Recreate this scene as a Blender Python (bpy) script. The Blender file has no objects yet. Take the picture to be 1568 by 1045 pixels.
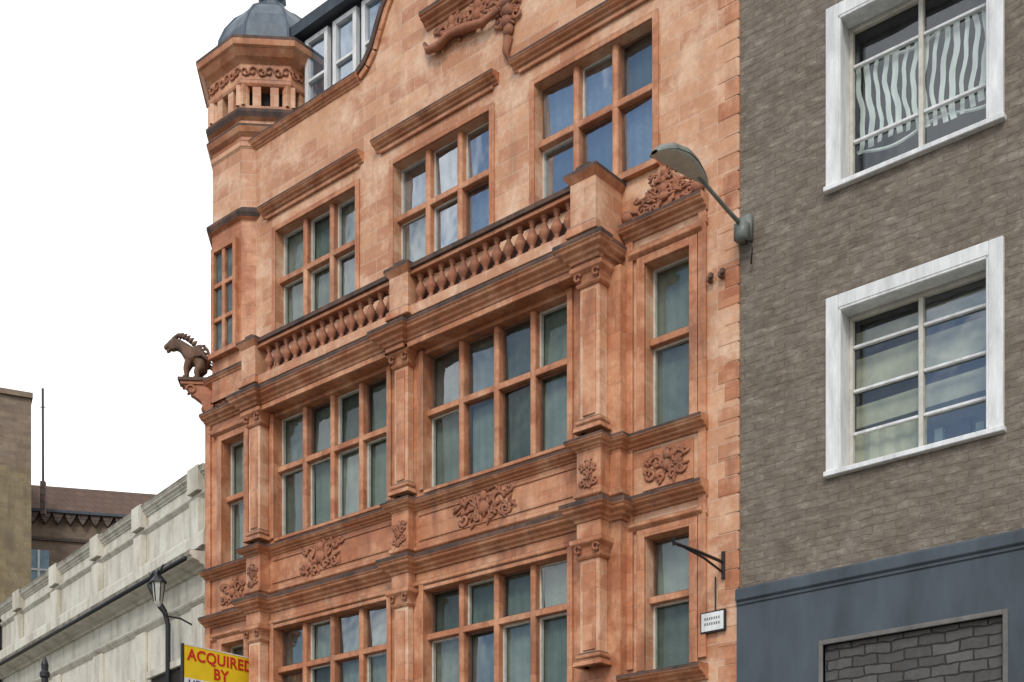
import bpy, math, random
from mathutils import Vector, Matrix, Euler
random.seed(4)
scene = bpy.context.scene
R = math.radians

# ------------------------------------------------------------------ materials
def new_mat(name):
    m = bpy.data.materials.new(name); m.use_nodes = True
    nt = m.node_tree; b = nt.nodes["Principled BSDF"]
    return m, nt, b
def N(nt, t, **kw):
    n = nt.nodes.new(t)
    for k, v in kw.items(): setattr(n, k, v)
    return n
def wallcoord(nt, wob=0):
    tc = N(nt, 'ShaderNodeTexCoord'); s = N(nt, 'ShaderNodeSeparateXYZ')
    nt.links.new(tc.outputs['Object'], s.inputs[0])
    a = N(nt, 'ShaderNodeMath', operation='ADD')
    nt.links.new(s.outputs[0], a.inputs[0]); nt.links.new(s.outputs[1], a.inputs[1])
    c = N(nt, 'ShaderNodeCombineXYZ')
    nt.links.new(a.outputs[0], c.inputs[0]); nt.links.new(s.outputs[2], c.inputs[1])
    out = c.outputs[0]
    if wob:
        nz = N(nt, 'ShaderNodeTexNoise'); nz.inputs['Scale'].default_value = 5; nz.inputs['Detail'].default_value = 1
        nt.links.new(c.outputs[0], nz.inputs['Vector'])
        v = N(nt, 'ShaderNodeVectorMath', operation='MULTIPLY_ADD'); v.inputs[1].default_value = (wob, wob, 0)
        nt.links.new(nz.outputs['Color'], v.inputs[0]); nt.links.new(c.outputs[0], v.inputs[2]); out = v.outputs[0]
    return tc, out
def mixc(nt, fac, a, b, blend='MIX'):
    m = N(nt, 'ShaderNodeMixRGB', blend_type=blend)
    for i, v in ((0, fac), (1, a), (2, b)):
        if hasattr(v, 'links'): nt.links.new(v, m.inputs[i])
        elif i == 0: m.inputs[0].default_value = v
        else: m.inputs[i].default_value = (*v, 1)
    return m.outputs[0]
def noise(nt, vec, scale, detail=3, rough=0.6, sc=None):
    if sc:
        mp = N(nt, 'ShaderNodeMapping'); mp.inputs['Scale'].default_value = sc
        nt.links.new(vec, mp.inputs[0]); vec = mp.outputs[0]
    n = N(nt, 'ShaderNodeTexNoise'); n.inputs['Scale'].default_value = scale
    n.inputs['Detail'].default_value = detail; n.inputs['Roughness'].default_value = rough
    nt.links.new(vec, n.inputs['Vector']); return n.outputs['Fac']
def ramp(nt, fac, a, b, ca=(0,0,0), cb=(1,1,1)):
    r = N(nt, 'ShaderNodeValToRGB'); r.color_ramp.elements[0].position = a; r.color_ramp.elements[1].position = b
    r.color_ramp.elements[0].color = (*ca, 1); r.color_ramp.elements[1].color = (*cb, 1)
    nt.links.new(fac, r.inputs[0]); return r.outputs[0]

def masonry(name, c1, c2, mortar, bw, bh, ms=0.006, dirt=(0.1,0.055,0.035), dirt_lo=.56, dirt_hi=.8, blotch=.35, bump=.35, rough=.75, pale=None, dirtfac=.7, speck=0, wob=0, upd=None, fine=.3):
    m, nt, b = new_mat(name)
    tc, c = wallcoord(nt, wob)
    br = N(nt, 'ShaderNodeTexBrick'); nt.links.new(c, br.inputs['Vector'])
    br.inputs['Color1'].default_value = (*c1, 1); br.inputs['Color2'].default_value = (*c2, 1)
    br.inputs['Mortar'].default_value = (*mortar, 1); br.inputs['Scale'].default_value = 1
    br.inputs['Brick Width'].default_value = bw; br.inputs['Row Height'].default_value = bh
    br.inputs['Mortar Size'].default_value = ms; br.inputs['Mortar Smooth'].default_value = .5
    col = br.outputs['Color']
    ob = tc.outputs['Object']
    n1 = noise(nt, ob, 1.6, 4, .7)
    if pale: col = mixc(nt, ramp(nt, n1, .47, .7), col, pale)
    col = mixc(nt, blotch, col, ramp(nt, n1, .3, .62, (.45,.36,.3), (1,1,1)), 'MULTIPLY')
    n2 = noise(nt, ob, 13, 3, .7)
    col = mixc(nt, fine, col, ramp(nt, n2, .35, .65, (.5,.43,.38), (1,1,1)), 'MULTIPLY')
    if speck:
        n3 = noise(nt, ob, 1, 3, .7, (5, 5, 13))
        col = mixc(nt, speck, col, ramp(nt, n3, .36, .6, (.45,.43,.41), (1.0,1.0,1.0)), 'MULTIPLY')
        col = mixc(nt, ramp(nt, n3, .58, .8, (0,0,0), (.6,.6,.6)), col, (.46,.41,.33))
    st = noise(nt, ob, 1.0, 4, .65, (3.2, 3.2, .55))
    f = mixc(nt, dirtfac, (0,0,0), ramp(nt, st, dirt_lo, dirt_hi))
    col = mixc(nt, f, col, dirt)
    g = N(nt, 'ShaderNodeNewGeometry'); s = N(nt, 'ShaderNodeSeparateXYZ'); nt.links.new(g.outputs['Normal'], s.inputs[0])
    col = mixc(nt, ramp(nt, s.outputs[2], .25, .8), col, upd or dirt)
    nt.links.new(col, b.inputs['Base Color']); b.inputs['Roughness'].default_value = rough
    b.inputs['Specular IOR Level'].default_value = .35
    bm = N(nt, 'ShaderNodeBump'); bm.inputs['Strength'].default_value = bump; bm.inputs['Distance'].default_value = .02
    h = mixc(nt, .6, ramp(nt, br.outputs['Fac'], 0, 1, (1,1,1), (0,0,0)), n2)
    nt.links.new(h, bm.inputs['Height']); nt.links.new(bm.outputs[0], b.inputs['Normal'])
    return m
def plain(name, col, rough=.6, var=.3, sc=6, metallic=0, bump=0, spec=.4, stretch=None):
    m, nt, b = new_mat(name)
    tc = N(nt, 'ShaderNodeTexCoord')
    n = noise(nt, tc.outputs['Object'], sc, 4, .65, stretch)
    d = tuple(c*(1-var) for c in col); l = tuple(min(1, c*(1+var*.6)) for c in col)
    nt.links.new(ramp(nt, n, .3, .7, d, l), b.inputs['Base Color'])
    b.inputs['Roughness'].default_value = rough; b.inputs['Metallic'].default_value = metallic
    b.inputs['Specular IOR Level'].default_value = spec
    if bump:
        bm = N(nt, 'ShaderNodeBump'); bm.inputs['Strength'].default_value = bump; bm.inputs['Distance'].default_value = .02
        nt.links.new(n, bm.inputs['Height']); nt.links.new(bm.outputs[0], b.inputs['Normal'])
    return m
def glass(name, tint, gl, bump=.2):
    m = bpy.data.materials.new(name); m.use_nodes = True; nt = m.node_tree; nt.nodes.clear()
    o = N(nt, 'ShaderNodeOutputMaterial'); t = N(nt, 'ShaderNodeBsdfTransparent'); t.inputs[0].default_value = (*tint, 1)
    g = N(nt, 'ShaderNodeBsdfGlossy'); g.inputs['Roughness'].default_value = .03; g.inputs[0].default_value = (.9,.95,1,1)
    tc = N(nt, 'ShaderNodeTexCoord'); bm = N(nt, 'ShaderNodeBump'); bm.inputs['Strength'].default_value = bump; bm.inputs['Distance'].default_value = .08
    nt.links.new(noise(nt, tc.outputs['Object'], 1.6, 2), bm.inputs['Height']); nt.links.new(bm.outputs[0], g.inputs['Normal'])
    mx = N(nt, 'ShaderNodeMixShader'); mx.inputs[0].default_value = gl
    nt.links.new(t.outputs[0], mx.inputs[1]); nt.links.new(g.outputs[0], mx.inputs[2]); nt.links.new(mx.outputs[0], o.inputs[0])
    return m

M = {}
M['ashlar'] = masonry('peach_terracotta_ashlar', (.77,.43,.25), (.57,.26,.135), (.7,.5,.36), .6, .24, .007, pale=(.82,.57,.39), dirt=(.3,.15,.09), dirtfac=.6, dirt_lo=.56, blotch=.3, fine=.25, rough=.5)
M['terra'] = masonry('orange_terracotta_blocks', (.68,.305,.155), (.52,.195,.09), (.44,.2,.11), .46, .24, .005, pale=(.74,.41,.24), dirt=(.17,.08,.05), dirtfac=.75, dirt_lo=.5, dirt_hi=.76, blotch=.4, upd=(.09,.06,.045), rough=.5, fine=.3)
M['carve'] = masonry('carved_terracotta', (.5,.21,.115), (.42,.165,.09), (.38,.15,.08), .5, .3, .002, dirt=(.13,.07,.045), dirt_lo=.46, dirt_hi=.72)
M['beast'] = masonry('weathered_dark_terracotta', (.24,.13,.08), (.2,.11,.07), (.2,.1,.07), .5, .3, .002, dirt=(.08,.055,.04), dirt_lo=.42, dirt_hi=.65)
M['soot_shade'] = masonry('soot_shade_terracotta', (.19,.105,.073), (.12,.073,.055), (.09,.06,.045), .42, .5, .006, dirt=(.045,.036,.032), dirt_lo=.42, dirt_hi=.62, dirtfac=.85)  # soot on the ledges, also painted shade behind the balusters
M['glass'] = glass('window_glass', (.82,.88,.85), .1, .1)
M['glassdim'] = glass('window_glass_dim', (.7,.77,.74), .05, .1)
M['glassbright'] = glass('window_glass_reflecting', (.8,.86,.84), .19, .15)
M['glassup'] = glass('sky_window_glass', (.55,.66,.72), .4, .12)
M['glassup2'] = glass('sky_window_glass_dim', (.6,.68,.7), .24, .12)
M['back1'] = plain('curtain_reflection_grey', (.25,.28,.245), .9, .3, 2)  # curtain backings; their grey-green also paints reflections of the houses opposite
M['back2'] = plain('curtain_reflection_green', (.2,.23,.195), .9, .35, 2)
M['back3'] = plain('curtain_reflection_dark', (.11,.135,.12), .9, .4, 2)
M['frame'] = plain('pale_painted_timber', (.6,.57,.5), .5, .2, 9)
M['brownframe'] = plain('brown_timber', (.17,.09,.06), .6, .3, 9)
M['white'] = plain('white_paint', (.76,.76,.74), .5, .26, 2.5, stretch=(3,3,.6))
M['render'] = masonry('grey_brown_render', (.285,.245,.195), (.24,.205,.162), (.245,.21,.168), .3, .1, .008, dirt=(.16,.138,.115), dirtfac=.5, blotch=.5, bump=.8, rough=.85, speck=.5, wob=.06)
M['bluegrey'] = plain('blue_grey_paint', (.07,.086,.1), .5, .4, 1.2, stretch=(1.5,1.5,.4))
M['darkbrick'] = masonry('dark_brick_panel', (.15,.145,.135), (.09,.088,.085), (.04,.038,.037), .34, .13, .014, dirt=(.06,.055,.055), bump=1, rough=.8, wob=.07)
M['panelframe'] = plain('stone_panel_frame', (.17,.16,.145), .8, .3, 4)
M['slate'] = plain('slate', (.05,.062,.075), .55, .4, 5, bump=.4)
M['tile'] = masonry('brown_roof_tile', (.17,.12,.1), (.12,.09,.075), (.06,.05,.04), .4, .3, .03)
M['lead'] = plain('lead_dome', (.085,.112,.14), .5, .4, 3, bump=.3, stretch=(2,2,.6))
M['stucco'] = masonry('cream_stucco', (.76,.73,.62), (.74,.71,.6), (.73,.7,.59), 2.4, 1.2, .002, dirt=(.3,.265,.19), dirt_lo=.46, dirt_hi=.72, dirtfac=.7, blotch=.3, bump=.1, fine=.18)
M['stuccostain'] = masonry('stained_stucco', (.38,.34,.27), (.31,.28,.22), (.25,.22,.17), 2.4, .8, .003, dirt=(.09,.078,.06), dirt_lo=.38, dirt_hi=.62, dirtfac=.85)
M['brownbrick'] = masonry('brown_brick', (.27,.205,.145), (.2,.15,.11), (.22,.18,.14), .5, .16, .01, dirt=(.1,.08,.06), blotch=.5)
M['ochrebrick'] = masonry('ochre_brick', (.27,.215,.12), (.21,.165,.1), (.22,.18,.12), .6, .2, .01, dirt=(.1,.085,.06), blotch=.6, dirt_lo=.5, dirt_hi=.7)
M['iron'] = plain('black_iron', (.02,.02,.022), .45, .3, 10)
M['lampgrey'] = plain('lamp_grey_green', (.2,.215,.19), .45, .35, 8)
M['lampdish'] = plain('lamp_diffuser', (.5,.5,.43), .3, .2, 8)
M['yellow'] = plain('yellow_board', (.85,.6,.02), .5, .08, 4)
M['red'] = plain('red_lettering', (.6,.03,.02), .5, .05, 4)
M['blue'] = plain('blue_lettering', (.03,.05,.25), .5, .05, 4)
M['asphalt'] = plain('asphalt', (.05,.05,.052), .9, .3, 8, bump=.3)
M['paving'] = masonry('paving_slabs', (.3,.29,.27), (.25,.24,.22), (.1,.1,.09), .9, .6, .01, dirt=(.2,.19,.17), upd=(.26,.25,.23))
M['kerb'] = plain('kerb_stone', (.3,.29,.27), .8, .2, 5)
M['bluewin'] = plain('bluish_window', (.25,.36,.42), .2, .3, 2)
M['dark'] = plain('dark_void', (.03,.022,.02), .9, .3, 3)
M['blind_reflection'] = plain('cream_blind_reflection', (.56,.52,.4), .8, .3, 2)  # beige reflection in the panes, painted as cream blinds
M['interior'] = plain('room_interior', (.18,.17,.13), .9, .6, 1.6)
M['interiordk'] = plain('dark_room_interior', (.045,.045,.045), .9, .6, 1.6)

# ------------------------------------------------------------------ mesh builder
class MB:
    def __init__(s): s.v=[]; s.f=[]; s.m=[]; s.ml=[]
    def mi(s, m):
        if m not in s.ml: s.ml.append(m)
        return s.ml.index(m)
    def add(s, vs, fs, m):
        o=len(s.v); s.v += [tuple(p) for p in vs]
        if isinstance(m, str): m=[m]*len(fs)
        for f, mm in zip(fs, m): s.f.append([o+i for i in f]); s.m.append(s.mi(mm))
    def box(s,x0,x1,y0,y1,z0,z1,m):
        vs=[(x0,y0,z0),(x1,y0,z0),(x1,y1,z0),(x0,y1,z0),(x0,y0,z1),(x1,y0,z1),(x1,y1,z1),(x0,y1,z1)]
        s.add(vs,[(0,3,2,1),(4,5,6,7),(0,1,5,4),(1,2,6,5),(2,3,7,6),(3,0,4,7)],m)
    def quad(s,a,b,c,d,m): s.add([a,b,c,d],[(0,1,2,3)],m)
    def prism_xz(s, pts, y0, y1, m):
        n=len(pts); vs=[(p[0],y0,p[1]) for p in pts]+[(p[0],y1,p[1]) for p in pts]
        fs=[tuple(range(n)), tuple(range(2*n-1,n-1,-1))]+[(i,i+n,(i+1)%n+n,(i+1)%n) for i in range(n)]
        s.add(vs,fs,m)
    def sweep(s, path, prof, m):
        n=len(path); mit=[]
        for i in range(n):
            ns=[]
            if i>0:
                d=Vector(path[i])-Vector(path[i-1]); d.normalize(); ns.append(Vector((d.y,-d.x)))
            if i<n-1:
                d=Vector(path[i+1])-Vector(path[i]); d.normalize(); ns.append(Vector((d.y,-d.x)))
            if len(ns)==1: mit.append(ns[0])
            else:
                b=ns[0]+ns[1]; k=1+ns[0].dot(ns[1]); mit.append(b/max(k,.2))
        k=len(prof); vs=[]
        for p,mm in zip(path,mit):
            for d,z in prof: vs.append((p[0]+mm.x*d,p[1]+mm.y*d,z))
        fs=[];ms=[]
        for i in range(n-1):
            for j in range(k-1):
                fs.append((i*k+j,i*k+j+1,(i+1)*k+j+1,(i+1)*k+j)); ms.append(m if isinstance(m,str) else m[min(j,len(m)-1)])
        last = m if isinstance(m,str) else m[-1]
        fs.append(tuple(range(k-1,-1,-1))); ms.append(last); fs.append(tuple((n-1)*k+j for j in range(k))); ms.append(last)
        s.add(vs,fs,ms)
    def lathe(s,cx,cy,prof,n,m,phase=0,apo=False):
        f=1/math.cos(math.pi/n) if apo else 1
        k=len(prof); vs=[]
        for i in range(n):
            a=phase+2*math.pi*i/n
            for r,z in prof: vs.append((cx+r*f*math.cos(a),cy+r*f*math.sin(a),z))
        fs=[];ms=[]
        for i in range(n):
            for j in range(k-1):
                i2=(i+1)%n; fs.append((i*k+j,i2*k+j,i2*k+j+1,i*k+j+1)); ms.append(m if isinstance(m,str) else m[min(j,len(m)-1)])
        s.add(vs,fs,ms)
    def tube(s,pts,rad,n,m,flat=1):
        k=len(pts); vs=[]
        for i,p in enumerate(pts):
            p=Vector(p); d=Vector(pts[min(i+1,k-1)])-Vector(pts[max(i-1,0)]); d.normalize()
            a=d.cross(Vector((0,1,0)));
            if a.length<.1: a=d.cross(Vector((0,0,1)))
            a.normalize(); b=d.cross(a); r=rad[i] if isinstance(rad,(list,tuple)) else rad
            for j in range(n):
                t=2*math.pi*j/n; vs.append(p+a*r*math.cos(t)+b*r*flat*math.sin(t))
        fs=[(i*n+j,i*n+(j+1)%n,(i+1)*n+(j+1)%n,(i+1)*n+j) for i in range(k-1) for j in range(n)]
        fs+= [tuple(range(n-1,-1,-1)), tuple((k-1)*n+j for j in range(n))]
        s.add(vs,fs,m)
    def ell(s,c,r,m,rot=0,n=8):
        vs=[];ca,sa=math.cos(rot),math.sin(rot)
        for i in range(n//2+1):
            ph=math.pi*i/(n//2)
            for j in range(n):
                t=2*math.pi*j/n
                x=r[0]*math.cos(ph); y=r[1]*math.sin(ph)*math.cos(t); z=r[2]*math.sin(ph)*math.sin(t)
                vs.append((c[0]+x*ca-z*sa,c[1]+y,c[2]+x*sa+z*ca))
        fs=[(i*n+j,(i+1)*n+j,(i+1)*n+(j+1)%n,i*n+(j+1)%n) for i in range(n//2) for j in range(n)]
        s.add(vs,fs,m)
    def wall(s,x0,x1,z0,z1,y,ops,m,depth=.25,rm=None):
        rm=rm or m
        xs=sorted({x0,x1,*[o[0] for o in ops],*[o[1] for o in ops]}); zs=sorted({z0,z1,*[o[2] for o in ops],*[o[3] for o in ops]})
        xs=[x for x in xs if x0<=x<=x1]; zs=[z for z in zs if z0<=z<=z1]
        for a,b in zip(xs,xs[1:]):
            for c,d in zip(zs,zs[1:]):
                cx,cz=(a+b)/2,(c+d)/2
                if any(o[0]<cx<o[1] and o[2]<cz<o[3] for o in ops): continue
                s.quad((a,y,c),(b,y,c),(b,y,d),(a,y,d),m)
        for o in ops:
            a,b,c,d=o[:4]; e=y+depth
            s.quad((a,y,c),(a,y,d),(a,e,d),(a,e,c),rm); s.quad((b,y,d),(b,y,c),(b,e,c),(b,e,d),rm)
            s.quad((a,y,d),(b,y,d),(b,e,d),(a,e,d),rm); s.quad((b,y,c),(a,y,c),(a,e,c),(b,e,c),rm)
    def prism_like(self,x,w,y0,y1,z0,z1,m):
        c=w*.28; pl=[(x-w/2,y1),(x-w/2,y0+c),(x-w/2+c,y0),(x+w/2-c,y0),(x+w/2,y0+c),(x+w/2,y1)]
        n=len(pl); vs=[(p[0],p[1],z0) for p in pl]+[(p[0],p[1],z1) for p in pl]
        self.add(vs,[(i,(i+1)%n,(i+1)%n+n,i+n) for i in range(n)],m)
    def build(s,name,parent,bevel=0,smooth=False):
        me=bpy.data.meshes.new(name); me.from_pydata(s.v,[],s.f); me.update()
        for m in s.ml: me.materials.append(M[m])
        me.polygons.foreach_set('material_index',s.m)
        if smooth: me.polygons.foreach_set('use_smooth',[True]*len(me.polygons))
        import bmesh
        bm=bmesh.new(); bm.from_mesh(me); bmesh.ops.recalc_face_normals(bm,faces=bm.faces); bm.to_mesh(me); bm.free()
        o=bpy.data.objects.new(name,me); scene.collection.objects.link(o)
        if parent: o.parent=parent
        if bevel:
            b=o.modifiers.new('bevel','BEVEL'); b.width=bevel; b.segments=1; b.limit_method='ANGLE'; b.angle_limit=R(40)
        return o
def empty(name, loc=(0,0,0), rz=0):
    e=bpy.data.objects.new(name,None); scene.collection.objects.link(e); e.location=loc; e.rotation_euler=(0,0,rz); e.empty_display_size=.5
    return e

def corn(z0,z1,dep):
    h=z1-z0
    return [(0,z1),(dep*.96,z1-h*.08),(dep,z1-h*.14),(dep,z1-h*.36),(dep*.86,z1-h*.42),(dep*.8,z1-h*.55),(dep*.5,z1-h*.66),(dep*.42,z1-h*.78),(dep*.22,z1-h*.86),(dep*.14,z0),(0,z0)]
CM=['soot_shade','soot_shade','soot_shade','terra','terra','terra','terra']
CM2=['soot_shade','soot_shade','terra','terra','terra']

def relief(mb,cx,cz,w,h,y,seed=0,mat='carve',k=1.0):
    rnd=random.Random(seed)
    for sd in (-1,1):
        for (px,pz,rr,tw) in ((.22,.12,.2,1),(.34,-.18,.15,-1),(.12,-.28,.12,1),(.38,.28,.1,-1)):
            px*=rnd.uniform(.85,1.15); pz*=rnd.uniform(.8,1.2)
            ox=cx+sd*px*w; oz=cz+pz*h; r0=rr*min(w,h)*1.15
            pts=[];rad=[]
            for i in range(11):
                t=i/10; a=t*math.pi*2.2*tw*sd+ (0 if sd>0 else math.pi)
                r=r0*(1-t*.8); pts.append((ox+r*math.cos(a),y-.01*k-.012*t*k,oz+r*math.sin(a))); rad.append(.028*k*(1.15-t*.5)*min(1,h*2.2))
            mb.tube(pts,rad,6,mat,.55)
        for i in range(22):
            a=rnd.uniform(-1.4,1.5); d=rnd.uniform(.08,.5)
            mb.ell((cx+sd*d*w*math.cos(a)*1.0,y-.003*k,cz+d*h*math.sin(a)),(.075*k*rnd.uniform(.5,1.3)*min(1.3,w),.03*k*rnd.uniform(.7,1.3),.026*k),mat,rot=(a if sd>0 else math.pi-a)+rnd.uniform(-1.1,1.1))
    mb.ell((cx,y-.01*k,cz),(.09*k*min(1.2,w),.05*k,.14*k*min(1.3,h*1.4)),mat)
    mb.ell((cx,y-.01*k,cz+.3*h),(.06*k,.045*k,.09*k),mat)

# ------------------------------------------------------------------ TERRACOTTA BUILDING
rb=empty('terracotta_building')
wall=MB(); trim=MB(); carve=MB(); fr=MB(); gl=MB(); bk=MB()
XL,XR=-20.62,-8.99
def lights(x0,x1,z0,z1,yf,dep,n,tz,gmat=('glass','glass','glassdim','glassbright'),mw=.11,mmat='terra',backs=('back1','back2','back2','back3')):
    yg=yf+dep; w=(x1-x0)
    bk.box(x0-.02,x1+.02,yg+.2,yg+.25,z0-.05,z1+.05,'back3')
    for xx in (x0-.03,x1+.005): bk.box(xx,xx+.025,yg+.021,yg+.2,z0-.04,z1+.04,'back3')
    for i in range(1,n):
        x=x0+w*i/n
        trim.prism_like(x,mw,yf+.05,yg+.03,z0,z1,mmat)
    for t in tz: trim.box(x0,x1,yf+.065,yg+.025,t-.05,t+.05,mmat)
    zs=[z0]+list(tz)+[z1]
    for i in range(n):
        a=x0+w*i/n+(mw/2 if i else 0); b=x0+w*(i+1)/n-(mw/2 if i<n-1 else 0)
        for j in range(len(zs)-1):
            c=zs[j]+(.05 if j else 0); d=zs[j+1]-(.05 if j<len(zs)-2 else 0)
            t=.03; y0,y1=yg-.03,yg+.03
            fm='frame' if random.random()<.55 else 'brownframe'
            fr.box(a,a+t,y0,y1,c,d,fm); fr.box(b-t,b,y0,y1,c,d,fm)
            fr.box(a+t,b-t,y0,y1,c,c+t,fm); fr.box(a+t,b-t,y0,y1,d-t,d,fm)
            ti=random.uniform(-.014,.014); tj=random.uniform(-.04,.04)
            gl.quad((a+t,yg+ti,c+t),(b-t,yg-ti,c+t),(b-t,yg-ti+tj,d-t),(a+t,yg+ti+tj,d-t),random.choice(gmat))
            bm_=random.choice(backs); q=yg+.08  # pleated backing, reflected tones of the pane put into its colour
            nf=8; b2_=b+.04
            for f in range(nf):
                xa=a+(b2_-a)*f/nf; xb=a+(b2_-a)*(f+1)/nf
                bk.quad((xa,q+.015*(f%2),c),(xb,q+.015*((f+1)%2),c),(xb,q+.015*((f+1)%2),d),(xa,q+.015*(f%2),d),bm_)

up=[(-18.5,-16.4,12.6,14.58),(-15.48,-13.37,12.6,14.58),(-12.46,-10.34,12.6,14.58)]
nar=[(-10.45,-9.72,8.9,11.2),(-10.45,-9.72,5.55,7.4),(-20.05,-19.38,8.9,11.2),(-20.05,-19.38,5.55,7.4)]
wall.wall(-19.45,XR,12.2,16.4,0,up,'ashlar',.24)
wall.wall(-10.75,XR,4.6,12.2,0,nar[:2],'ashlar',.24)
wall.wall(XL,-18.8,4.6,12.2,0,nar[2:],'terra',.24)
wall.wall(-18.8,-10.75,11.2,12.2,0,[],'ashlar')
for i,o in enumerate(up): lights(*o,0,.2,3,[13.72],gmat=('glassup','glassup','glassup2') if i else ('glass','glassdim','glassbright'),backs=('back1','back1','frame','back2') if i else ('back1','back2'))
for o in nar: lights(*o,0,.2,1,[o[2]+(o[3]-o[2])*.54])
BY=-.2
bw=[(-18.3,-15.42,8.98,11.14),(-14.58,-11.68,8.98,11.14),(-18.3,-15.42,5.3,7.38),(-14.58,-11.68,5.3,7.38)]
wall.wall(-18.8,-10.75,4.6,11.25,BY,bw,'terra',.24)
wall.quad((-10.75,BY,4.6),(-10.75,0,4.6),(-10.75,0,11.25),(-10.75,BY,11.25),'terra')
wall.quad((-18.8,0,4.6),(-18.8,BY,4.6),(-18.8,BY,11.25),(-18.8,0,11.25),'terra')
for i,o in enumerate(bw): lights(*o,BY,.2,4,[10.22 if i<2 else 6.66],backs=('back1','back2','back1','back3'))
PIL=[(-18.8,-18.45,-.42),(-15.14,-14.8,-.36),(-11.33,-10.95,-.42)]
def bay_path():
    p=[(-18.8,0)]
    for a,b,y in PIL:
        if a>-18.7: p+=[(a,BY)]
        p+=[(a,y),(b,y),(b,BY)]
    p+=[(-10.75,BY),(-10.75,0)]
    return p
for (a,b,y) in PIL:
    for z0,z1 in ((9.0,11.05),(5.7,7.22)):
        trim.box(a+.02,b-.02,y+.02,BY-.003,z0,z1,'ashlar')
        trim.box(a+.08,b-.08,y-.005,y+.05,z0+.18,z1-.12,'terra')
        pp=[(a+.02,BY),(a+.02,y+.02),(b-.02,y+.02),(b-.02,BY)]
        trim.sweep(pp,[(0,z0+.16),(.05,z0+.12),(.05,z0+.08),(.02,z0+.05),(.07,z0+.03),(.08,z0-.04),(0,z0-.04)],'terra')
        trim.sweep(pp,[(0,z1+.22),(.11,z1+.22),(.11,z1+.15),(.05,z1+.1),(.03,z1+.02),(.05,z1-.02),(.02,z1-.06),(0,z1-.06)],['soot_shade','terra'])
        for sx in (a+.03,b-.03):
            carve.tube([(sx+.05*math.cos(t),y-.05,z1+.08+.05*math.sin(t)) for t in [i*.7 for i in range(9)]],.022,6,'carve')
        trim.box(a+.02,b-.02,y+.02,BY-.003,z1,z1+.25,'terra')
    trim.box(a-.02,b+.02,y-.01,BY-.003,7.9,8.7,'terra')
    relief(carve,(a+b)/2,8.32,.28,.5,y-.015,int(a*10),k=.75)
    trim.box(a-.02,b+.02,y-.01,BY-.003,7.35,7.75,'terra')
BP=bay_path()
trim.sweep(BP,corn(8.68,8.86,.15),CM)
trim.sweep(BP,corn(7.68,7.96,.2),CM)
trim.sweep(BP,[(0,8.12),(.05,8.1),(.05,8.04),(0,8.0)],'terra')
trim.sweep([(-18.45,BY),(-15.14,BY)],[(0,7.56),(.05,7.54),(.05,7.48),(0,7.45)],'terra')
trim.sweep([(-14.8,BY),(-11.33,BY)],[(0,7.56),(.05,7.54),(.05,7.48),(0,7.45)],'terra')
trim.sweep(BP,corn(5.05,5.3,.2),CM)
relief(carve,-13.3,8.42,1.25,.6,BY-.01,3,k=1.1)
relief(carve,-17.05,8.42,1.15,.6,BY-.01,5,k=1.1)
for a,b in ((-18.35,-15.25),(-14.7,-11.45)):
    for z in (8.2,8.6): trim.box(a,b,BY-.02,BY-.002,z-.015,z+.015,'terra')
for a,b,c,d in bw:
    for q in ((a-.1,a-.003,c,d+.1),(b+.003,b+.1,c,d+.1)): trim.box(q[0],q[1],BY-.04,BY-.002,q[2],min(q[3],11.2),'terra')
    if d<10: trim.box(a,b,BY-.04,BY-.002,d+.003,d+.07,'terra')
    trim.box(a,b,BY-.03,BY+.2,c-.06,c,'terra')
trim.box(-18.79,-10.96,-.415,-.003,11.22,11.6,'terra')
MP=[(-18.8,0),(-18.8,-.42),(-10.95,-.42),(-10.95,0)]
trim.sweep(MP,corn(11.3,11.58,.2),CM)
trim.sweep(MP,[(0,11.3),(.03,11.29),(.03,11.2),(0,11.2)],'terra')
for (a,b,y) in PIL:
    trim.sweep([(a-.03,-.42),(a-.03,-.5),(b+.03,-.5),(b+.03,-.42)],corn(11.29,11.585,.21),CM)
    trim.box(a-.028,b+.028,-.498,-.42,11.22,11.57,'terra')
trim.box(-18.62,-10.9,-.6,-.36,11.58,11.74,'ashlar')
trim.box(-18.62,-10.9,-.58,-.38,12.24,12.3,'terra')
trim.box(-18.62,-10.9,-.62,-.34,12.3,12.38,'soot_shade')
trim.box(-18.62,-10.9,-.6,-.36,12.22,12.245,'terra')
bal=MB()
bprof=[(.05,11.74),(.065,11.76),(.065,11.8),(.03,11.83),(.045,11.87),(.082,11.93),(.086,11.98),(.062,12.04),(.034,12.1),(.028,12.13),(.05,12.15),(.035,12.17),(.06,12.19),(.06,12.23)]
for a,b,n in ((-18.22,-14.93,14),(-14.5,-11.32,14)):
    for i in range(n):
        x=a+(b-a)*(i+.5)/n
        bal.lathe(x,-.48,bprof,10,'carve')  # darker terracotta puts the balustrade's shade into the colour
bal.build('balusters',rb,smooth=True)
trim.box(-18.3,-11.3,-.2,-.003,11.6,12.2,'soot_shade')  # dark backing paints the shade in the gaps between balusters
for a,b in ((-18.68,-18.3),(-14.93,-14.52),(-11.3,-10.86)):
    big = a>-12
    top=12.48 if big else 12.4
    trim.box(a,b,-.64,-.32 if not big else -.003,11.59,top-.1,'ashlar')
    ppp=[(a,-.3 if not big else -.003),(a,-.64),(b,-.64),(b,-.3 if not big else -.003)]
    trim.sweep(ppp,[(-.1,top+.1),(.02,top+.03),(.07,top),(.07,top-.05),(.03,top-.1),(0,top-.14)],['soot_shade','soot_shade','soot_shade','terra'])
    trim.box(a+.09,b-.09,-.64,-.3 if not big else -.003,top-.05,top+.09,'soot_shade')
    trim.sweep(ppp,[(0,11.76),(.04,11.72),(.05,11.6),(0,11.59)],'terra')
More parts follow.
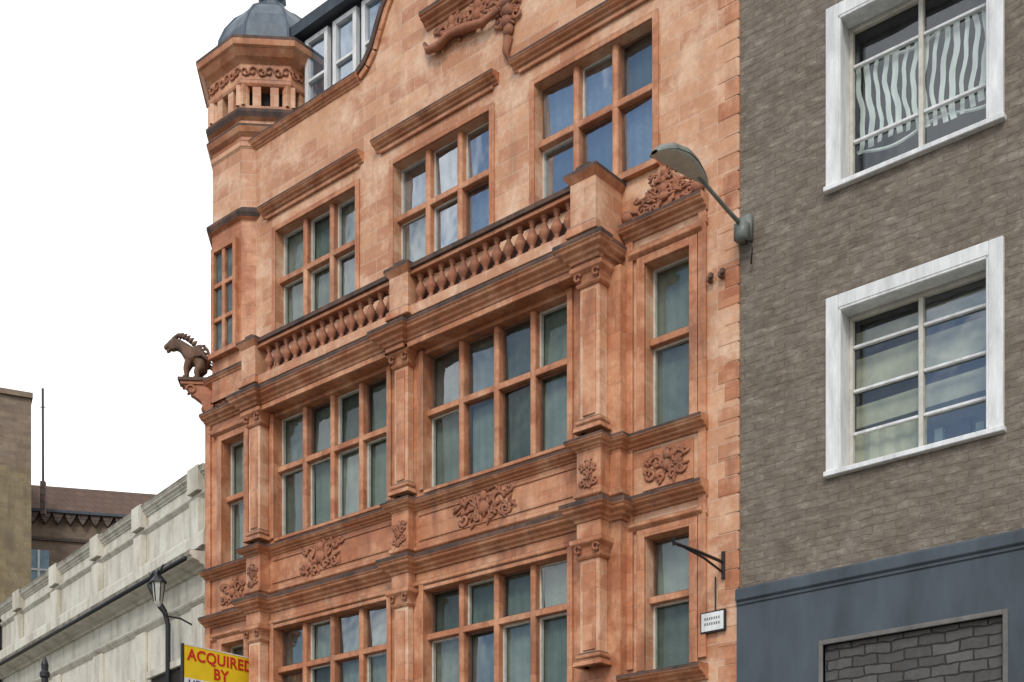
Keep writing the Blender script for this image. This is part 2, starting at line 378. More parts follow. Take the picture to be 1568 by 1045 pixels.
for a,b in ((-18.85,-16.2),(-15.88,-13.18),(-12.86,-10.0)):
    trim.sweep([(a,-.002),(b,-.002)],corn(14.92,15.1,.17),CM)
    trim.box(a+.1,b-.1,-.05,-.002,14.87,14.93,'terra')
for a,b,c,d in up:
    for q in ((a-.1,a-.003),(b+.003,b+.1)): trim.box(q[0],q[1],-.035,-.002,c,d+.1,'terra')
    trim.box(a,b,-.035,-.002,d+.003,d+.1,'terra')
    trim.box(a-.12,b+.12,-.09,.18,c-.1,c-.003,'terra')
GC=-12.9
def gable_pts():
    L=[(-16.3,16.4),(-16.12,16.5),(-15.95,16.68),(-15.82,16.95),(-15.66,17.25),(-15.45,17.5),(-15.3,17.62),(-15.3,18.3),(-15.0,18.9),(-14.5,19.4),(-14.3,19.6),(-14.3,20.2),(-12.9,20.9)]
    return L+[(2*GC-x,z) for x,z in reversed(L[:-1])]
gp=gable_pts()
wall.add([(x,0,z) for x,z in gp]+[(x,.35,z) for x,z in gp],[tuple(range(len(gp))),tuple(range(2*len(gp)-1,len(gp)-1,-1))],'ashlar')
for i in range(len(gp)-1):
    (x0,z0),(x1,z1)=gp[i],gp[i+1]
    d=Vector((x1-x0,z1-z0)); L=d.length; d/=L; n=Vector((-d.y,d.x))
    P=[(x0-d.x*.01,z0-d.y*.01),(x1+d.x*.01,z1+d.y*.01),(x1+n.x*.1,z1+n.y*.1),(x0+n.x*.1,z0+n.y*.1)]
    trim.prism_xz(P,-.08-.001*(i%2),.43,'soot_shade')
    P=[(x0-n.x*.1,z0-n.y*.1),(x1-n.x*.1,z1-n.y*.1),(x1,z1),(x0,z0)]
    trim.prism_xz(P,-.05-.001*(i%2),-.002,'terra')
for a,b in ((-19.4,-16.3),(-9.5,XR)):
    trim.sweep([(a,-.002),(b,-.002)],corn(16.28,16.46,.12),CM)
    trim.box(a,b,-.002,.4,16.401,16.47,'soot_shade')
wall.quad((XR,0,0),(XR,9,0),(XR,9,16.4),(XR,0,16.4),'brownbrick')
wall.quad((XL,0,0),(XL,9,0),(XL,9,12.2),(XL,0,12.2),'brownbrick')
wall.box(-19.4,XR-.01,.5,9,12.2,16.38,'brownbrick')
trim.sweep([(-14.72,-.002),(-12.55,-.002)],corn(16.42,16.66,.2),CM)
for s_ in range(3):
    relief(carve,-14.15+.55*s_,16.17,.75,.48,-.01,20+s_,k=1.3)
for i in range(6):
    z=16.35-i*.15
    carve.ell((-12.98+.03*(i%2),-.08+.006*i,z),(.15-.012*i,.08,.11),'carve',rot=.5*(-1)**i)
relief(carve,-12.98,15.95,.5,.7,-.03,31,k=1.1)
carve.tube([(-12.95,-.05,15.5),(-13.0,-.05,15.3),(-12.93,-.04,15.12)],[.08,.06,.02],6,'carve')
pts=[(-14.72,-.06,16.2),(-14.6,-.1,16.02),(-14.35,-.12,15.97),(-14.1,-.12,16.05),(-13.8,-.12,16.0),(-13.4,-.12,15.9),(-13.1,-.12,15.95)]
carve.tube(pts,[.03,.06,.07,.06,.07,.06,.05],7,'carve')
trim.sweep([(-14.1,-.002),(-12.3,-.002)],[(0,18.2),(.1,18.15),(.1,18.1),(0,18.05)],'terra')
for (a,b,side) in ((-10.45,-9.72,1),(-20.05,-19.38,-1)):
    o0,o1=(-10.8,-9.44) if side>0 else (-20.55,-19.0)
    for z0,z1 in ((8.9,11.2),(5.55,7.4)):
        for q in ((a-.13,a-.003),(b+.003,b+.13)): trim.box(q[0],q[1],-.06,-.002,z0,z1+.12,'terra')
        trim.box(a,b,-.06,-.002,z1+.003,z1+.12,'terra')
        trim.sweep([(a-.25,-.002),(b+.22,-.002)],[(0,z1+.24),(.1,z1+.22),(.1,z1+.17),(.03,z1+.12),(0,z1+.12)],['soot_shade','terra'])
    trim.sweep([(o0,-.002),(o1,-.002)],corn(8.66,8.86,.2),CM)
    trim.sweep([(o0-(.2 if side>0 else 0),-.002),(o1,-.002)],corn(7.76,7.98,.22),CM)
    trim.sweep([(o0,-.002),(o1,-.002)],[(0,7.6),(.05,7.58),(.05,7.53),(0,7.5)],'terra')
    trim.sweep([(o0,-.002),(o1,-.002)],corn(5.3,5.52,.25),CM)
    trim.sweep([(o0,-.002),(o1,-.002)],corn(11.6,11.82,.2),CM)
    trim.sweep([(o0,-.002),(o1,-.002)],[(0,11.5),(.05,11.48),(.05,11.43),(0,11.4)],'terra')
    for q in (o0+.02,o1-.14):
        trim.box(q,q+.12,-.05,-.002,5.6,11.6,'terra')
    cx=(a+b)/2
    trim.box(a-.05,b+.05,-.03,-.002,8.05,8.6,'terra')
    relief(carve,cx,8.33,.75,.5,-.035,int(a))
    h=.62 if side>0 else .5
    trim.prism_xz([(o0+.06,11.82),(o1-.06,11.82),(cx+.25,11.82+h*.55),(cx,11.82+h*.8),(cx-.25,11.82+h*.55)],-.1,-.002,'carve')
    relief(carve,cx,11.98,1.15,.36,-.11,40+side,k=1.0)
    relief(carve,cx,12.2,.5,.4,-.11,45+side,k=.9)
    carve.ell((cx,-.08,11.85+h),(.07,.07,.14),'carve')
    for sx in (o0+.1,o1-.1): carve.ell((sx,-.1,11.9),(.09,.1,.1),'carve')
for i in range(47):
    z=4.7+i*.25
    w=.2 if i%2 else .3
    trim.box(XR-w,XR+.02,-.006,.12,z+.004,z+.246,('ashlar','terra','ashlar','ashlar','terra')[i*7%5])
for x in (-9.42,-9.24):
    fr.box(x,x+.05,-.1,-.003,10.6,10.66,'brownframe'); fr.box(x+.05,x+.1,-.12,-.06,10.62,10.68,'brownframe')
SH=[(-20.1,-18.9,.1,3.2),(-18.3,-15.4,.6,3.4),(-14.6,-11.6,.6,3.4),(-10.7,-9.4,.1,3.2)]
wall.wall(XL,XR,0,4.6,-.05,SH,'terra',.3)
for a,b,c,d in SH:
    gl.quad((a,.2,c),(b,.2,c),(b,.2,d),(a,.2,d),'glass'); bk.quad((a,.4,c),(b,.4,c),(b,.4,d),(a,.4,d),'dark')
    fr.box((a+b)/2-.04,(a+b)/2+.04,.1,.25,c,d,'brownframe')
trim.sweep([(XL,-.052),(XR,-.052)],corn(4.2,4.6,.35),CM)
# turret
TX,TY=-19.7,.87
tur=MB(); ph=math.pi/8
tprof=[(1.06,11.9),(1.06,15.0),(1.13,15.03),(1.16,15.1),(1.16,15.15),(1.09,15.2),(1.05,15.24),(1.05,16.3),(1.08,16.34),(1.08,16.42),(1.05,16.46),(1.05,16.52),(1.12,16.58),(1.16,16.66),(1.16,16.7),(1.08,16.74),(1.08,16.8),(1.14,16.84),(1.17,16.92),(1.17,16.97),(1.1,17.02),(1.1,17.06),(.92,17.08),(.92,17.4),(1.1,17.42),(1.12,17.46),(1.12,17.52),(1.09,17.55),(1.09,17.82),(1.14,17.86),(1.2,17.9),(1.28,18.0),(1.32,18.03),(1.34,18.12),(1.34,18.18),(1.2,18.24),(.9,18.26)]
mats=['terra']*len(tprof)
for i,(r,z) in enumerate(tprof[:-1]):
    if .91<r<.93 and z<17.3: mats[i]='dark'
    elif tprof[i+1][0]<r-.03 and tprof[i+1][1]-z<.1: mats[i]='soot_shade'
    elif (r,z) in ((1.13,15.03),(1.16,15.1),(1.16,16.66),(1.14,16.84),(1.17,16.92),(1.34,18.12)): mats[i]='soot_shade'
    elif 12<z<15.0 or 15.2<z<16.4: mats[i]='ashlar'
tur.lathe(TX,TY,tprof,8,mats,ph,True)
for k in range(8):
    a=k*math.pi/4; nx,ny=math.cos(a),math.sin(a); tx,ty=-ny,nx
    for u in (-.43,-.16,.16,.43):
        px,py=TX+nx*1.02+tx*u,TY+ny*1.02+ty*u
        w=.075 if abs(u)<.3 else .1
        c=[(px+nx*e*.07+tx*f*w,py+ny*e*.07+ty*f*w) for e,f in ((-1,-1),(1,-1),(1,1),(-1,1))]
        tur.add([(x,y,17.06) for x,y in c]+[(x,y,17.43) for x,y in c],[(0,1,5,4),(1,2,6,5),(2,3,7,6),(3,0,4,7)],'ashlar')
    for u in (-.3,0,.3):
        for sgn in (-1,1):
            pts=[]
            for i in range(10):
                t=i/9; r=.09*(1-.75*t); an=t*7*sgn
                uu=u+sgn*.07+r*math.cos(an); zz=17.68+r*math.sin(an)
                pts.append((TX+nx*1.11+tx*uu,TY+ny*1.11+ty*uu,zz))
            tur.tube(pts,.018,5,'carve')
tur.build('corner_turret',rb)
dm=MB()
DP=[(1.0,18.24),(.98,18.32),(.97,18.45),(.93,18.7),(.83,18.95),(.66,19.2),(.44,19.4),(.28,19.5)]
dm.lathe(TX,TY,DP+[(.2,19.6),(.18,19.7),(.26,19.78),(.24,19.9),(.07,20.05),(.03,20.9),(0,20.95)],8,'lead',ph,True)
for k in range(8):
    a=ph+k*math.pi/4
    dm.tube([(TX+r*math.cos(a)*1.085,TY+r*math.sin(a)*1.085,z) for r,z in DP],.025,6,'lead')
dm.build('turret_dome',rb)
yt=TY-1.06
a,b,c,d=-19.99,-19.42,12.75,14.6
trim.box(a-.08,a,yt-.09,yt+.02,c,d+.1,'terra'); trim.box(b,b+.08,yt-.09,yt+.02,c,d+.1,'terra')
trim.box(a,b,yt-.09,yt+.02,d,d+.1,'terra'); trim.box(a-.12,b+.12,yt-.12,yt+.02,c-.1,c,'terra')
trim.box((a+b)/2-.04,(a+b)/2+.04,yt-.08,yt+.01,c,d,'terra')
for z in (13.35,13.98): trim.box(a,b,yt-.075,yt+.01,z-.04,z+.04,'terra')
bk.quad((a,yt-.01,c),(b,yt-.01,c),(b,yt-.01,d),(a,yt-.01,d),'back3')
gl.quad((a,yt-.03,c),(b,yt-.03,c),(b,yt-.03,d),(a,yt-.03,d),'glass')
trim.sweep([(XL,2),(XL,-.05),(-18.9,-.05)],corn(12.18,12.42,.2),CM)
trim.box(XL,-18.85,-.045,2,12.15,12.4,'terra')
rf=MB()
rf.add([(-19.3,.5,16.0),(XR,.5,16.0),(XR,3,19.2),(-19.3,3,19.2),(XR,9,16.0),(-19.3,9,16.0)],[(0,1,2,3),(3,2,4,5),(0,3,5),(1,4,2)],'slate')
rf.box(-18.6,-15.4,.75,3.5,16.2,18.45,'slate')
rf.box(-18.8,-15.3,.5,3.7,18.42,18.62,'slate'); rf.box(-18.65,-15.35,.65,3.6,18.62,18.8,'slate')
rf.build('slate_roof_and_dormer',rb)
for i in range(4):
    a=-18.5+i*.76; b=a+.62
    for q in ((a,a+.09,16.9,18.35),(b-.09,b,16.9,18.35),(a+.09,b-.09,16.9,16.98),(a+.09,b-.09,18.27,18.35),(a+.09,b-.09,17.55,17.6)): fr.box(q[0],q[1],.66,.76,q[2],q[3],'white')
    bk.quad((a,.745,16.9),(b,.745,16.9),(b,.745,18.35),(a,.745,18.35),'bluewin'); gl.quad((a,.72,16.9),(b,.72,16.9),(b,.72,18.35),(a,.72,18.35),'glassup')
wall.build('terracotta_walls',rb); trim.build('mouldings_and_mullions',rb,bevel=.008); carve.build('carved_ornament',rb,smooth=True)
fr.build('window_frames',rb); gl.build('window_glass',rb); bk.build('window_reflection_curtains',rb)

# ------------------------------------------------------------------ winged beast statue on corner bracket
sb=empty('griffin_statue',(-20.42,-.1,12.42),R(225))
def skin_obj(name,verts,edges,rads,parent,mat,root=0):
    me=bpy.data.meshes.new(name); me.from_pydata(verts,edges,[]); me.update()
    o=bpy.data.objects.new(name,me); scene.collection.objects.link(o); o.parent=parent
    o.modifiers.new('skin','SKIN')
    sv=me.skin_vertices[0].data
    for i,r in enumerate(rads): sv[i].radius=(r,r); sv[i].use_root=(i==root)
    s=o.modifiers.new('sub','SUBSURF'); s.levels=1; s.render_levels=2
    me.materials.append(M[mat]); return o
V=[(.08,0,.32),(.24,0,.44),(.38,0,.56),(.5,0,.66),(.62,0,.68),(.8,0,.58),
   (.1,.09,.2),(.2,.1,.1),(.14,.1,.02),(.24,.1,.02),
   (.1,-.09,.2),(.2,-.1,.1),(.14,-.1,.02),(.24,-.1,.02),
   (.33,.08,.34),(.38,.09,.18),(.36,.09,.04),(.44,.09,.02),
   (.33,-.08,.34),(.4,-.09,.2),(.38,-.09,.04),(.46,-.09,.02),
   (.0,0,.26),(-.06,.03,.4),(-.02,.05,.56),(.06,.03,.64),
   (.6,.06,.8),(.6,-.06,.8),(.74,0,.5)]
E=[(0,1),(1,2),(2,3),(3,4),(4,5),(0,6),(6,7),(7,8),(8,9),(0,10),(10,11),(11,12),(12,13),(1,14),(14,15),(15,16),(16,17),(1,18),(18,19),(19,20),(20,21),(0,22),(22,23),(23,24),(24,25),(4,26),(4,27),(4,28)]
Rd=[.16,.17,.13,.1,.095,.045,.1,.06,.045,.04,.1,.06,.045,.04,.075,.055,.04,.04,.075,.055,.04,.04,.05,.03,.03,.035,.025,.025,.03]
skin_obj('beast_body',V,E,Rd,sb,'beast')
mn=MB()
for i in range(9):
    t=i/8; x=.08+.5*t; z=.44+.36*math.sin(t*1.75)
    mn.tube([(x,0,z),(x-.05,0,z+.06),(x-.09,0,z+.09)],[.05,.035,.006],6,'beast')
for sgn in (-1,1):
    for i in range(5):
        mn.tube([(.3,sgn*.1,.42),(.18-.03*i,sgn*(.16+.01*i),.54-.03*i),(.0-.03*i,sgn*.17,.6-.09*i)],[.045,.05,.01],6,'beast',.5)
mn.build('mane_and_wings',sb,smooth=True)
pb=MB()
pb.box(-.15,.52,-.17,.17,-.06,.0,'soot_shade'); pb.box(-.15,.47,-.14,.14,-.12,-.06,'carve')
pb.prism_xz([(-.2,-.75),(.02,-.62),(.1,-.42),(.26,-.3),(.42,-.12),(-.2,-.12)],-.11,.11,'carve')
for sgn in (-1,1): pb.tube([(.27+.1*(1-t/14)*math.cos(t*.6),sgn*.12,-.22+.1*(1-t/14)*math.sin(t*.6)) for t in range(12)],.028,6,'carve')
pb.build('statue_bracket',sb,bevel=.01)

# ------------------------------------------------------------------ GREY BUILDING
gb=empty('grey_rendered_building')
gw=MB(); gt=MB(); gg=MB()
GY=.03
cols=[(-7.71,-5.49),(-3.8,-1.58),(.1,2.32)]
rows=[(7.57,9.83),(11.14,13.46),(14.75,17.0)]
ops=[]
for a,b in cols:
    for c,d in rows: ops.append((a+.17,b-.17,c+.1,d-.17))
gw.wall(XR+.002,4,6.43,19,GY,ops,'render',.32,'white')
for a,b in cols:
    for ri,(c,d) in enumerate(rows):
        a1,b1,c1,d1=a+.17,b-.17,c+.1,d-.17
        for q in ((a,a1-.002,c+.06,d),(b1+.002,b,c+.06,d),(a1,b1,d1+.002,d)):
            gt.box(q[0],q[1],GY-.06,GY-.002,q[2],q[3],'white')
        for q in ((a1-.004,a1+.03,c1,d1),(b1-.03,b1+.004,c1,d1),(a1,b1,d1-.03,d1+.004)):
            gt.box(q[0],q[1],GY-.055,GY+.02,q[2],q[3],'white')
        gt.box(a-.02,b+.02,GY-.09,GY+.3,c+.02,c+.085,'white')
        yg=GY+.3; m=(a1+b1)/2
        for q in ((a1,a1+.05,c1,d1),(b1-.05,b1,c1,d1),(m-.03,m+.03,c1,d1),(a1+.05,m-.03,c1,c1+.06),(m+.03,b1-.05,c1,c1+.06),(a1+.05,m-.03,d1-.06,d1),(m+.03,b1-.05,d1-.06,d1)):
            gt.box(q[0],q[1],yg-.06,yg+.02,q[2],q[3],'frame')
        H=d1-c1
        for f in ((.25,.52,.8) if ri!=1 else (.3,.76)):
            for p,q in ((a1+.05,m-.03),(m+.03,b1-.05)):
                gt.box(p,q,yg-.045,yg+.01,c1+H*f-.02,c1+H*f+.02,'white')
        gg.quad((a1,yg,c1),(m,yg,c1),(m,yg,d1),(a1,yg,d1),'glass'); gg.quad((m,yg,c1),(b1,yg+.006,c1),(b1,yg+.006,d1),(m,yg,d1),'glassbright' if ri!=1 else 'glass')
        gg.quad((a1-.1,yg+.45,c1),(b1+.1,yg+.45,c1),(b1+.1,yg+.45,d1),(a1-.1,yg+.45,d1),'interiordk' if ri==1 else 'interior')
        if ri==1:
            NB=15  # added wavy white strips model a railing reflected in the glass
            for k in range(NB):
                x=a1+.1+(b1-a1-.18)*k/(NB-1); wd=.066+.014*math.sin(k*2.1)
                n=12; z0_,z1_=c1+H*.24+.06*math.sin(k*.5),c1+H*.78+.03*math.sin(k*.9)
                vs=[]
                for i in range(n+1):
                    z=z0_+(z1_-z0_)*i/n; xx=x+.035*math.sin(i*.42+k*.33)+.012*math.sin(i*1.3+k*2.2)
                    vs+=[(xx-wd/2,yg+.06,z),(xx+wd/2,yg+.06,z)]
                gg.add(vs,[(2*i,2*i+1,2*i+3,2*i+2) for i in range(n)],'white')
            for zz in (.24,.77):  # rails of the same modelled reflection
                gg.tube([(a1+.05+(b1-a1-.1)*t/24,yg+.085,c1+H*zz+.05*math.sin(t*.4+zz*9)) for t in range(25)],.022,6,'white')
            gg.box(a1+.1,a1+.55,yg+.15,yg+.35,c1,c1+.22,'frame'); gg.box(m+.2,m+.75,yg+.12,yg+.3,c1,c1+.3,'back1'); gg.box(m-.3,m+.1,yg+.2,yg+.4,c1,c1+.16,'bluewin')
        else:
            for f0,f1 in ((.56,.76),(.32,.46),(.84,.93)):  # cream bands shape the beige reflection of the building opposite
                gg.quad((a1,yg+.15,c1+H*f0),(b1,yg+.15,c1+H*(f0+.02)),(b1,yg+.15,c1+H*(f1+.02)),(a1,yg+.15,c1+H*f1),'blind_reflection')
            for k in range(9):
                x=a1+(m-a1)*k/9
                gg.quad((x,yg+.1+.03*(k%2),c1),(x+(m-a1)/9,yg+.13-.03*(k%2),c1),(x+(m-a1)/9,yg+.13-.03*(k%2),c1+H*.27),(x,yg+.1+.03*(k%2),c1+H*.27),'blind_reflection')
            for k in range(5): gg.box(m+.1+.17*k,m+.2+.17*k,yg+.12,yg+.2,c1,c1+H*random.uniform(.08,.2),random.choice(('back1','frame','interiordk')))
PX=(-7.8,-5.43,3.4,5.55)
gw.wall(XR+.002,4,0,6.2,GY-.06,[(PX[0]+.06,PX[1]-.06,PX[2]+.06,PX[3]-.06),(-3.9,-1.5,3.5,5.45),(-7.8,-5.4,.4,2.8),(-3.9,-1.5,.1,2.8)],'bluegrey',.12)
gt.sweep([(XR+.004,GY-.06),(4,GY-.06)],[(-.06,6.43),(.03,6.42),(.05,6.4),(.05,6.26),(.02,6.24),(.02,6.2),(-.02,6.19)],'bluegrey')
for q in ((PX[0],PX[0]+.06,PX[2],PX[3]),(PX[1]-.06,PX[1],PX[2],PX[3]),(PX[0]+.06,PX[1]-.06,PX[3]-.06,PX[3]),(PX[0]+.06,PX[1]-.06,PX[2],PX[2]+.06)):
    gt.box(q[0],q[1],GY-.08,GY+.0,q[2],q[3],'panelframe')
for a,b,c,d in ((PX[0],PX[1],PX[2],PX[3]),(-3.9,-1.5,3.5,5.45),(-7.8,-5.4,.4,2.8),(-3.9,-1.5,.1,2.8)):
    gw.quad((a,GY+.01,c),(b,GY+.01,c),(b,GY+.01,d),(a,GY+.01,d),'darkbrick')
gw.box(XR+.3,4,GY+.9,9,0,18.9,'dark')
gw.quad((XR+.002,GY,16.3),(XR+.002,9,16.3),(XR+.002,9,19),(XR+.002,GY,19),'render')
gw.box(XR,4.1,GY-.1,9,19,19.3,'bluegrey')
gw.quad((4,GY-.06,0),(4,9,0),(4,9,19),(4,GY-.06,19),'render')
gw.build('rendered_walls',gb); gt.build('window_surrounds',gb,bevel=.008); gg.build('window_panes',gb)

# ------------------------------------------------------------------ CREAM BUILDING (street bends back)
cb=empty('cream_stucco_building',(-20.64,.1,0),R(-11.3))
c=MB(); LN=12.95
c.box(-LN,0,0,7,0,10.9,'stucco')
ST=['stuccostain','stuccostain','stuccostain','stucco','stucco','stucco']
c.sweep([(-LN,-.002),(0,-.002)],corn(10.74,10.98,.14),ST)
c.sweep([(-LN,-.002),(0,-.002)],corn(10.38,10.5,.07),['stuccostain','stucco','stucco'])
c.sweep([(-LN,-.002),(0,-.002)],[(0,9.75),(.1,9.72),(.12,9.66),(.12,9.42),(0,9.4)],['stuccostain','stucco','stucco'])
c.sweep([(-LN,-.002),(0,-.002)],corn(8.98,9.3,.4),ST)
c.sweep([(-LN,-.002),(0,-.002)],corn(8.35,8.5,.1),['stuccostain','stucco'])
for s_ in (.4,3.2,5.65,8.4,11.2):
    c.box(-s_-.2,-s_+.2,-.13,-.004,9.4,10.37,'stucco'); c.box(-s_-.24,-s_+.24,-.16,-.0,10.5,10.985,'stucco')
    c.box(-s_-.25,-s_+.25,-.07,-.004,4.5,8.34,'stucco')
for s0,s1 in ((.7,2.9),(3.5,5.35),(5.95,8.1),(8.7,10.9)):
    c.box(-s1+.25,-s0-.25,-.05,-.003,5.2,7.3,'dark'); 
    c.box(-s1+.15,-s0-.15,-.12,-.003,7.3,7.45,'stucco')
c.build('stucco_walls',cb,bevel=.01)
c=MB(); 
c.tube([(-1.75,-.46,9.0),(-1.72,-.44,8.9),(-1.6,-.2,8.45),(-1.58,-.14,8.2),(-1.58,-.14,.2)],.055,8,'iron')
c.tube([(-LN,-.48,9.08),(0,-.48,9.08)],.045,8,'iron')
c.tube([(-LN+.1,-.1,10.6),(-LN+.1,-.1,0)],.09,8,'iron')
c.build('rainwater_pipes',cb,smooth=True)
wl=empty('wall_lantern',(-20.64-.62*math.cos(R(11.3)),.1+.62*math.sin(R(11.3)),8.3),R(-11.3))
l=MB()
l.lathe(0,-.75,[(.03,-.05),(.06,.0),(.08,.06),(.12,.4),(.12,.42)],6,'lampdish')
for k in range(6):
    a=k*math.pi/3; l.tube([(.08*math.cos(a),-.75+.08*math.sin(a),.05),(.13*math.cos(a),-.75+.13*math.sin(a),.42)],.012,5,'iron')
l.lathe(0,-.75,[(.17,.41),(.15,.45),(.08,.53),(.04,.58),(.015,.66),(0,.72)],6,'iron')
for sgn in (-1,1):
    l.tube([(0,-.75,.5),(sgn*.12,-.78,.64),(sgn*.24,-.8,.58),(sgn*.34,-.8,.68)],[.03,.035,.02,.006],6,'iron')
    l.tube([(0,-.75,.55),(sgn*.1,-.7,.72),(sgn*.2,-.66,.74)],[.02,.02,.005],6,'iron')
l.tube([(0,-.02,-.3),(0,-.3,-.2),(0,-.6,-.2),(0,-.75,-.05)],.018,6,'iron')
l.build('lantern',wl)
nb=empty('dark_brick_house',(-20.64-LN*math.cos(R(11.3)),.1+LN*math.sin(R(11.3)),0),R(-11.3))
c=MB(); c.box(-9,-.02,-.15,7,0,9.6,'brownbrick'); c.sweep([(-9,-.152),(-.02,-.152)],corn(9.3,9.62,.2),CM2)
for i in range(4):
    x=-8.2+i*2.1; c.box(x,x+1,-.2,-.151,6.2,8.2,'white'); c.box(x+.08,x+.92,-.21,-.2,6.28,8.12,'bluewin')
c.build('brick_walls',nb)

# ------------------------------------------------------------------ background buildings
TH=R(40.74)
ax=Vector((-math.sin(TH),math.cos(TH))); rt=Vector((math.cos(TH),math.sin(TH)))
def at(Z,L=0): return (ax.x*Z+rt.x*L,-15+ax.y*Z+rt.y*L,0)
b2=empty('brown_brick_warehouse',at(57,-21.2),TH+R(13))
c=MB(); c.box(0,16,0,12,0,21.0,'brownbrick')
c.add([(-.1,-.35,21.0),(16,-.35,21.0),(16,.6,22.35),(-.1,.6,22.35),(16,12,22.35),(-.1,12,22.35)],[(0,1,2,3),(3,2,4,5)],'tile')
c.box(-.1,16,-.4,-.3,20.9,21.02,'slate')
for i in range(30):
    x=.1+i*.52
    c.prism_xz([(x+.08,20.62),(x+.2,20.45),(x+.32,20.62),(x+.46,20.9),(x-.02,20.9)],-.3,-.002,'tile')
c.box(0,16,-.1,-.002,19.75,19.9,'tile')
for (x0,x1,z0,z1) in ((.1,.95,16.2,19.3),(1.9,3.1,17.0,19.2),(3.3,3.9,17.6,19.2),(5.2,6.8,17.6,19.3),(8,9.6,17.6,19.3)):
    c.box(x0,x1,-.08,-.003,z0,z1,'bluewin'); c.box((x0+x1)/2-.04,(x0+x1)/2+.04,-.12,-.08,z0,z1,'white'); c.box(x0,x1,-.12,-.08,z1-.9,z1-.82,'white')
c.build('warehouse_walls',b2)
an=empty('rooftop_antenna',at(56,-20.1),TH)
c=MB(); c.tube([(0,0,21),(-.02,0,25.9)],.055,6,'iron'); c.box(-.1,.1,-.1,.1,20.5,21.9,'tile'); c.tube([(-.14,0,25.1),(.12,0,25.1)],.02,5,'iron'); c.build('antenna_mast',an)
b3=empty('brown_brick_tower_block',at(50,-18.4),TH+R(24.7))
c=MB(); c.box(-16,0,0,10,0,20.2,'ochrebrick'); c.box(-16,0,.02,10,20.2,22.9,'brownbrick'); c.box(-16.1,.05,-.1,10.1,22.9,23.1,'brownbrick')
for i in range(5):
    for z in (12,15.5): c.box(-14+i*2.4,-12.8+i*2.4,-.05,-.002,z,z+1.9,'bluewin')
c.build('tower_block_walls',b3)

# ------------------------------------------------------------------ street lamp on wall bracket
sl=empty('street_lamp',(-8.86,0,11.12))
l=MB()
l.box(-.09,.09,-.07,.03,-.16,.16,'lampgrey'); l.box(-.07,.1,-.2,-.07,-.2,.02,'lampgrey')
l.tube([(0,-.05,.0),(0,-.45,.06),(0,-.85,.13),(0,-1.15,.19)],[.03,.028,.026,.026],8,'lampgrey')
l.tube([(0.02,-.1,-.16),(.14,-.08,-.3),(.1,-.05,-.5)],.012,5,'iron')
rings=[(-.98,.04,.05,.17),(-1.15,.1,.08,.19),(-1.38,.16,.11,.2),(-1.6,.185,.13,.19),(-1.85,.17,.12,.14),(-2.03,.13,.09,.07),(-2.12,.05,.03,.03)]
vs=[];n=14
for (y,w,h,z) in rings:
    for j in range(n):
        t=math.pi*j/(n-1); vs.append((w*math.cos(t),y,z+h*math.sin(t)))
l.add(vs,[(i*n+j,i*n+j+1,(i+1)*n+j+1,(i+1)*n+j) for i in range(len(rings)-1) for j in range(n-1)],'lampgrey')
vs=[]
for (y,w,h,z) in rings:
    for j in range(n):
        t=math.pi*j/(n-1); vs.append((w*.93*math.cos(t),y,z-(.045 if abs(y+1.6)<.35 else .015)*math.sin(t)))
l.add(vs,[(i*n+j,i*n+j+1,(i+1)*n+j+1,(i+1)*n+j) for i in range(len(rings)-1) for j in range(n-1)],'lampdish')
l.build('lamp_head_and_arm',sl,smooth=True)
hb=empty('iron_sign_bracket',(-9.2,0,6.8)); l=MB()
l.tube([(0,0,.02),(0,-.6,.02),(0,-1.18,.0)],.022,6,'iron'); l.tube([(0,0,-.12),(0,-.5,-.03),(0,-.95,.0)],.016,6,'iron')
l.tube([(0,-.02,.16),(0,-.02,-.2)],.03,6,'iron'); l.tube([(0,-1.18,-.03),(0,-1.22,.05)],.025,6,'iron')
l.tube([(-.12,-.02,-.15),(-.12,-.02,-.62)],.01,5,'iron'); l.build('bracket_arms',hb)
sp=empty('street_name_plate',(-9.34,0,6.05)); l=MB(); l.box(-.17,.17,-.07,-.025,-.12,.12,'white'); l.box(-.19,.19,-.06,-.02,-.14,.14,'iron')
for z in (.04,-.03): 
    for i in range(7): l.box(-.12+.036*i,-.1+.036*i,-.074,-.07,z-.015,z+.02,'lampgrey')
l.build('plate',sp)
eb=empty('estate_agent_board',(-19.05,0,5.92)); l=MB()
l.box(-.02,.02,-1.6,-.04,0,1.05,'yellow'); l.box(-.03,.03,-1.63,-1.6,-.02,1.07,'iron'); l.box(-.025,.025,-1.6,-.04,1.05,1.07,'white')
l.box(-.03,.03,-.04,-.0,.1,.16,'iron'); l.box(-.03,.03,-.04,-.0,.8,.86,'iron')
l.box(.0201,.022,-1.6,-.04,.0,.49,'white')
l.build('board',eb)
def text(s,y,z,size,mat,off=.007):
    cu=bpy.data.curves.new('lettering','FONT'); cu.body=s; cu.size=size; cu.extrude=.002; cu.offset=off; cu.align_x='CENTER'; cu.space_character=1.06
    o=bpy.data.objects.new('lettering_'+s.lower().replace(' ','_'),cu); scene.collection.objects.link(o); o.parent=eb
    o.location=(.026,y,z); o.rotation_euler=(R(90),0,R(90)); cu.materials.append(M[mat])
text('ACQUIRED',-.82,.81,.27,'red'); text('BY',-.82,.55,.27,'red'); text('LIDDLE & SONS',-.82,.33,.19,'blue',.004); text('020 7600',-.82,.07,.2,'blue')
bp=empty('lamp_post',(-22.2,-2.4,0)); l=MB()
l.lathe(0,0,[(.16,.12),(.16,.9),(.1,1.0),(.075,1.2),(.06,6.7),(.09,6.72),(.09,6.8),(.06,6.84),(.07,6.95),(.02,7.08),(0,7.1)],12,'iron'); l.build('post',bp)

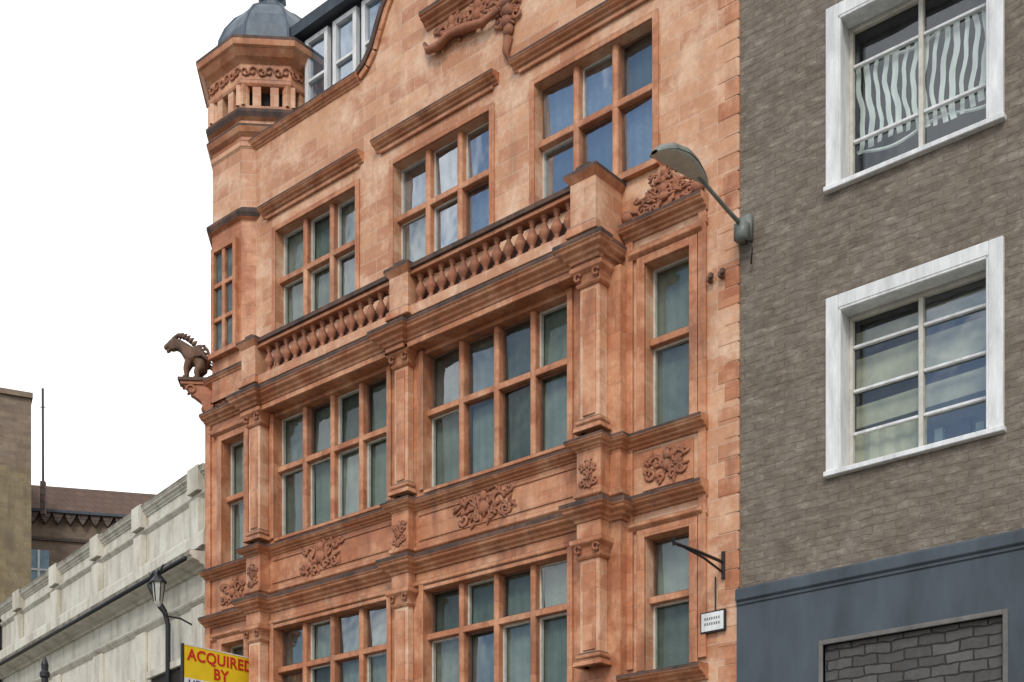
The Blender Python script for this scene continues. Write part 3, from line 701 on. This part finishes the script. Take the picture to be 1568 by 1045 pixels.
# ------------------------------------------------------------------ ground
def sheet(name,x0,x1,y0,y1,z,m):
    q=MB(); q.quad((x0,y0,z),(x1,y0,z),(x1,y1,z),(x0,y1,z),m); return q.build(name,None)
sheet('ground',-400,400,-400,400,-.01,'asphalt')
sheet('road',-60,40,-11.5,-3.2,-.004,'asphalt')
q=MB(); q.box(-60,40,-3.05,12,-.2,.12,'paving'); q.build('pavement',None)
q=MB(); q.box(-60,40,-3.2,-3.052,-.2,.125,'kerb'); q.build('kerb',None)
q=MB(); q.box(-60,40,-20,-11.65,-.2,.12,'paving'); q.build('pavement',None)
q=MB(); q.box(-60,40,-11.648,-11.5,-.2,.125,'kerb'); q.build('kerb',None)
q=MB(); 
for i in range(2): q.quad((-60,-3.5-.2*i,0),(40,-3.5-.2*i,0),(40,-3.4-.2*i,0),(-60,-3.4-.2*i,0),'yellow')
q.build('road_markings',None)

# ------------------------------------------------------------------ sky and sun
w=bpy.data.worlds.new('World'); scene.world=w; w.use_nodes=True; nt=w.node_tree
bg=nt.nodes['Background']; sk=N(nt,'ShaderNodeTexSky'); sk.sky_type='NISHITA'; sk.sun_disc=False
el=R(42); sk.sun_elevation=el; sk.sun_rotation=R(150)
tc=N(nt,'ShaderNodeTexCoord'); nz=noise(nt,tc.outputs['Generated'],3.6,1,.5)
f=ramp(nt,nz,.4,.6)
s=N(nt,'ShaderNodeSeparateXYZ'); nt.links.new(tc.outputs['Generated'],s.inputs[0])
g=ramp(nt,s.outputs[1],-.35,-.05)
f2=mixc(nt,1,f,g,'ADD')
col=mixc(nt,f2,sk.outputs[0],(10,10,10.1))
nt.links.new(col,bg.inputs[0]); bg.inputs[1].default_value=.15
sd=bpy.data.lights.new('sun','SUN'); sd.energy=1.5; sd.angle=R(16); sd.color=(1,.96,.9)
so=bpy.data.objects.new('sun',sd); scene.collection.objects.link(so)
d=Vector((math.sin(R(150))*math.cos(el),math.cos(R(150))*math.cos(el),math.sin(el)))
so.rotation_euler=(-d).to_track_quat('-Z','Y').to_euler()

# ------------------------------------------------------------------ camera
cd=bpy.data.cameras.new('camera'); co=bpy.data.objects.new('camera',cd); scene.collection.objects.link(co)
co.location=(0,-15,1.6); co.rotation_euler=(R(90),0,TH)
cd.sensor_width=36; cd.lens=36*2000/1568; cd.shift_y=940.5/1568; cd.clip_end=1500; cd.clip_start=.1
scene.camera=co
scene.view_settings.view_transform='Standard'; scene.view_settings.look='None'; scene.view_settings.exposure=0
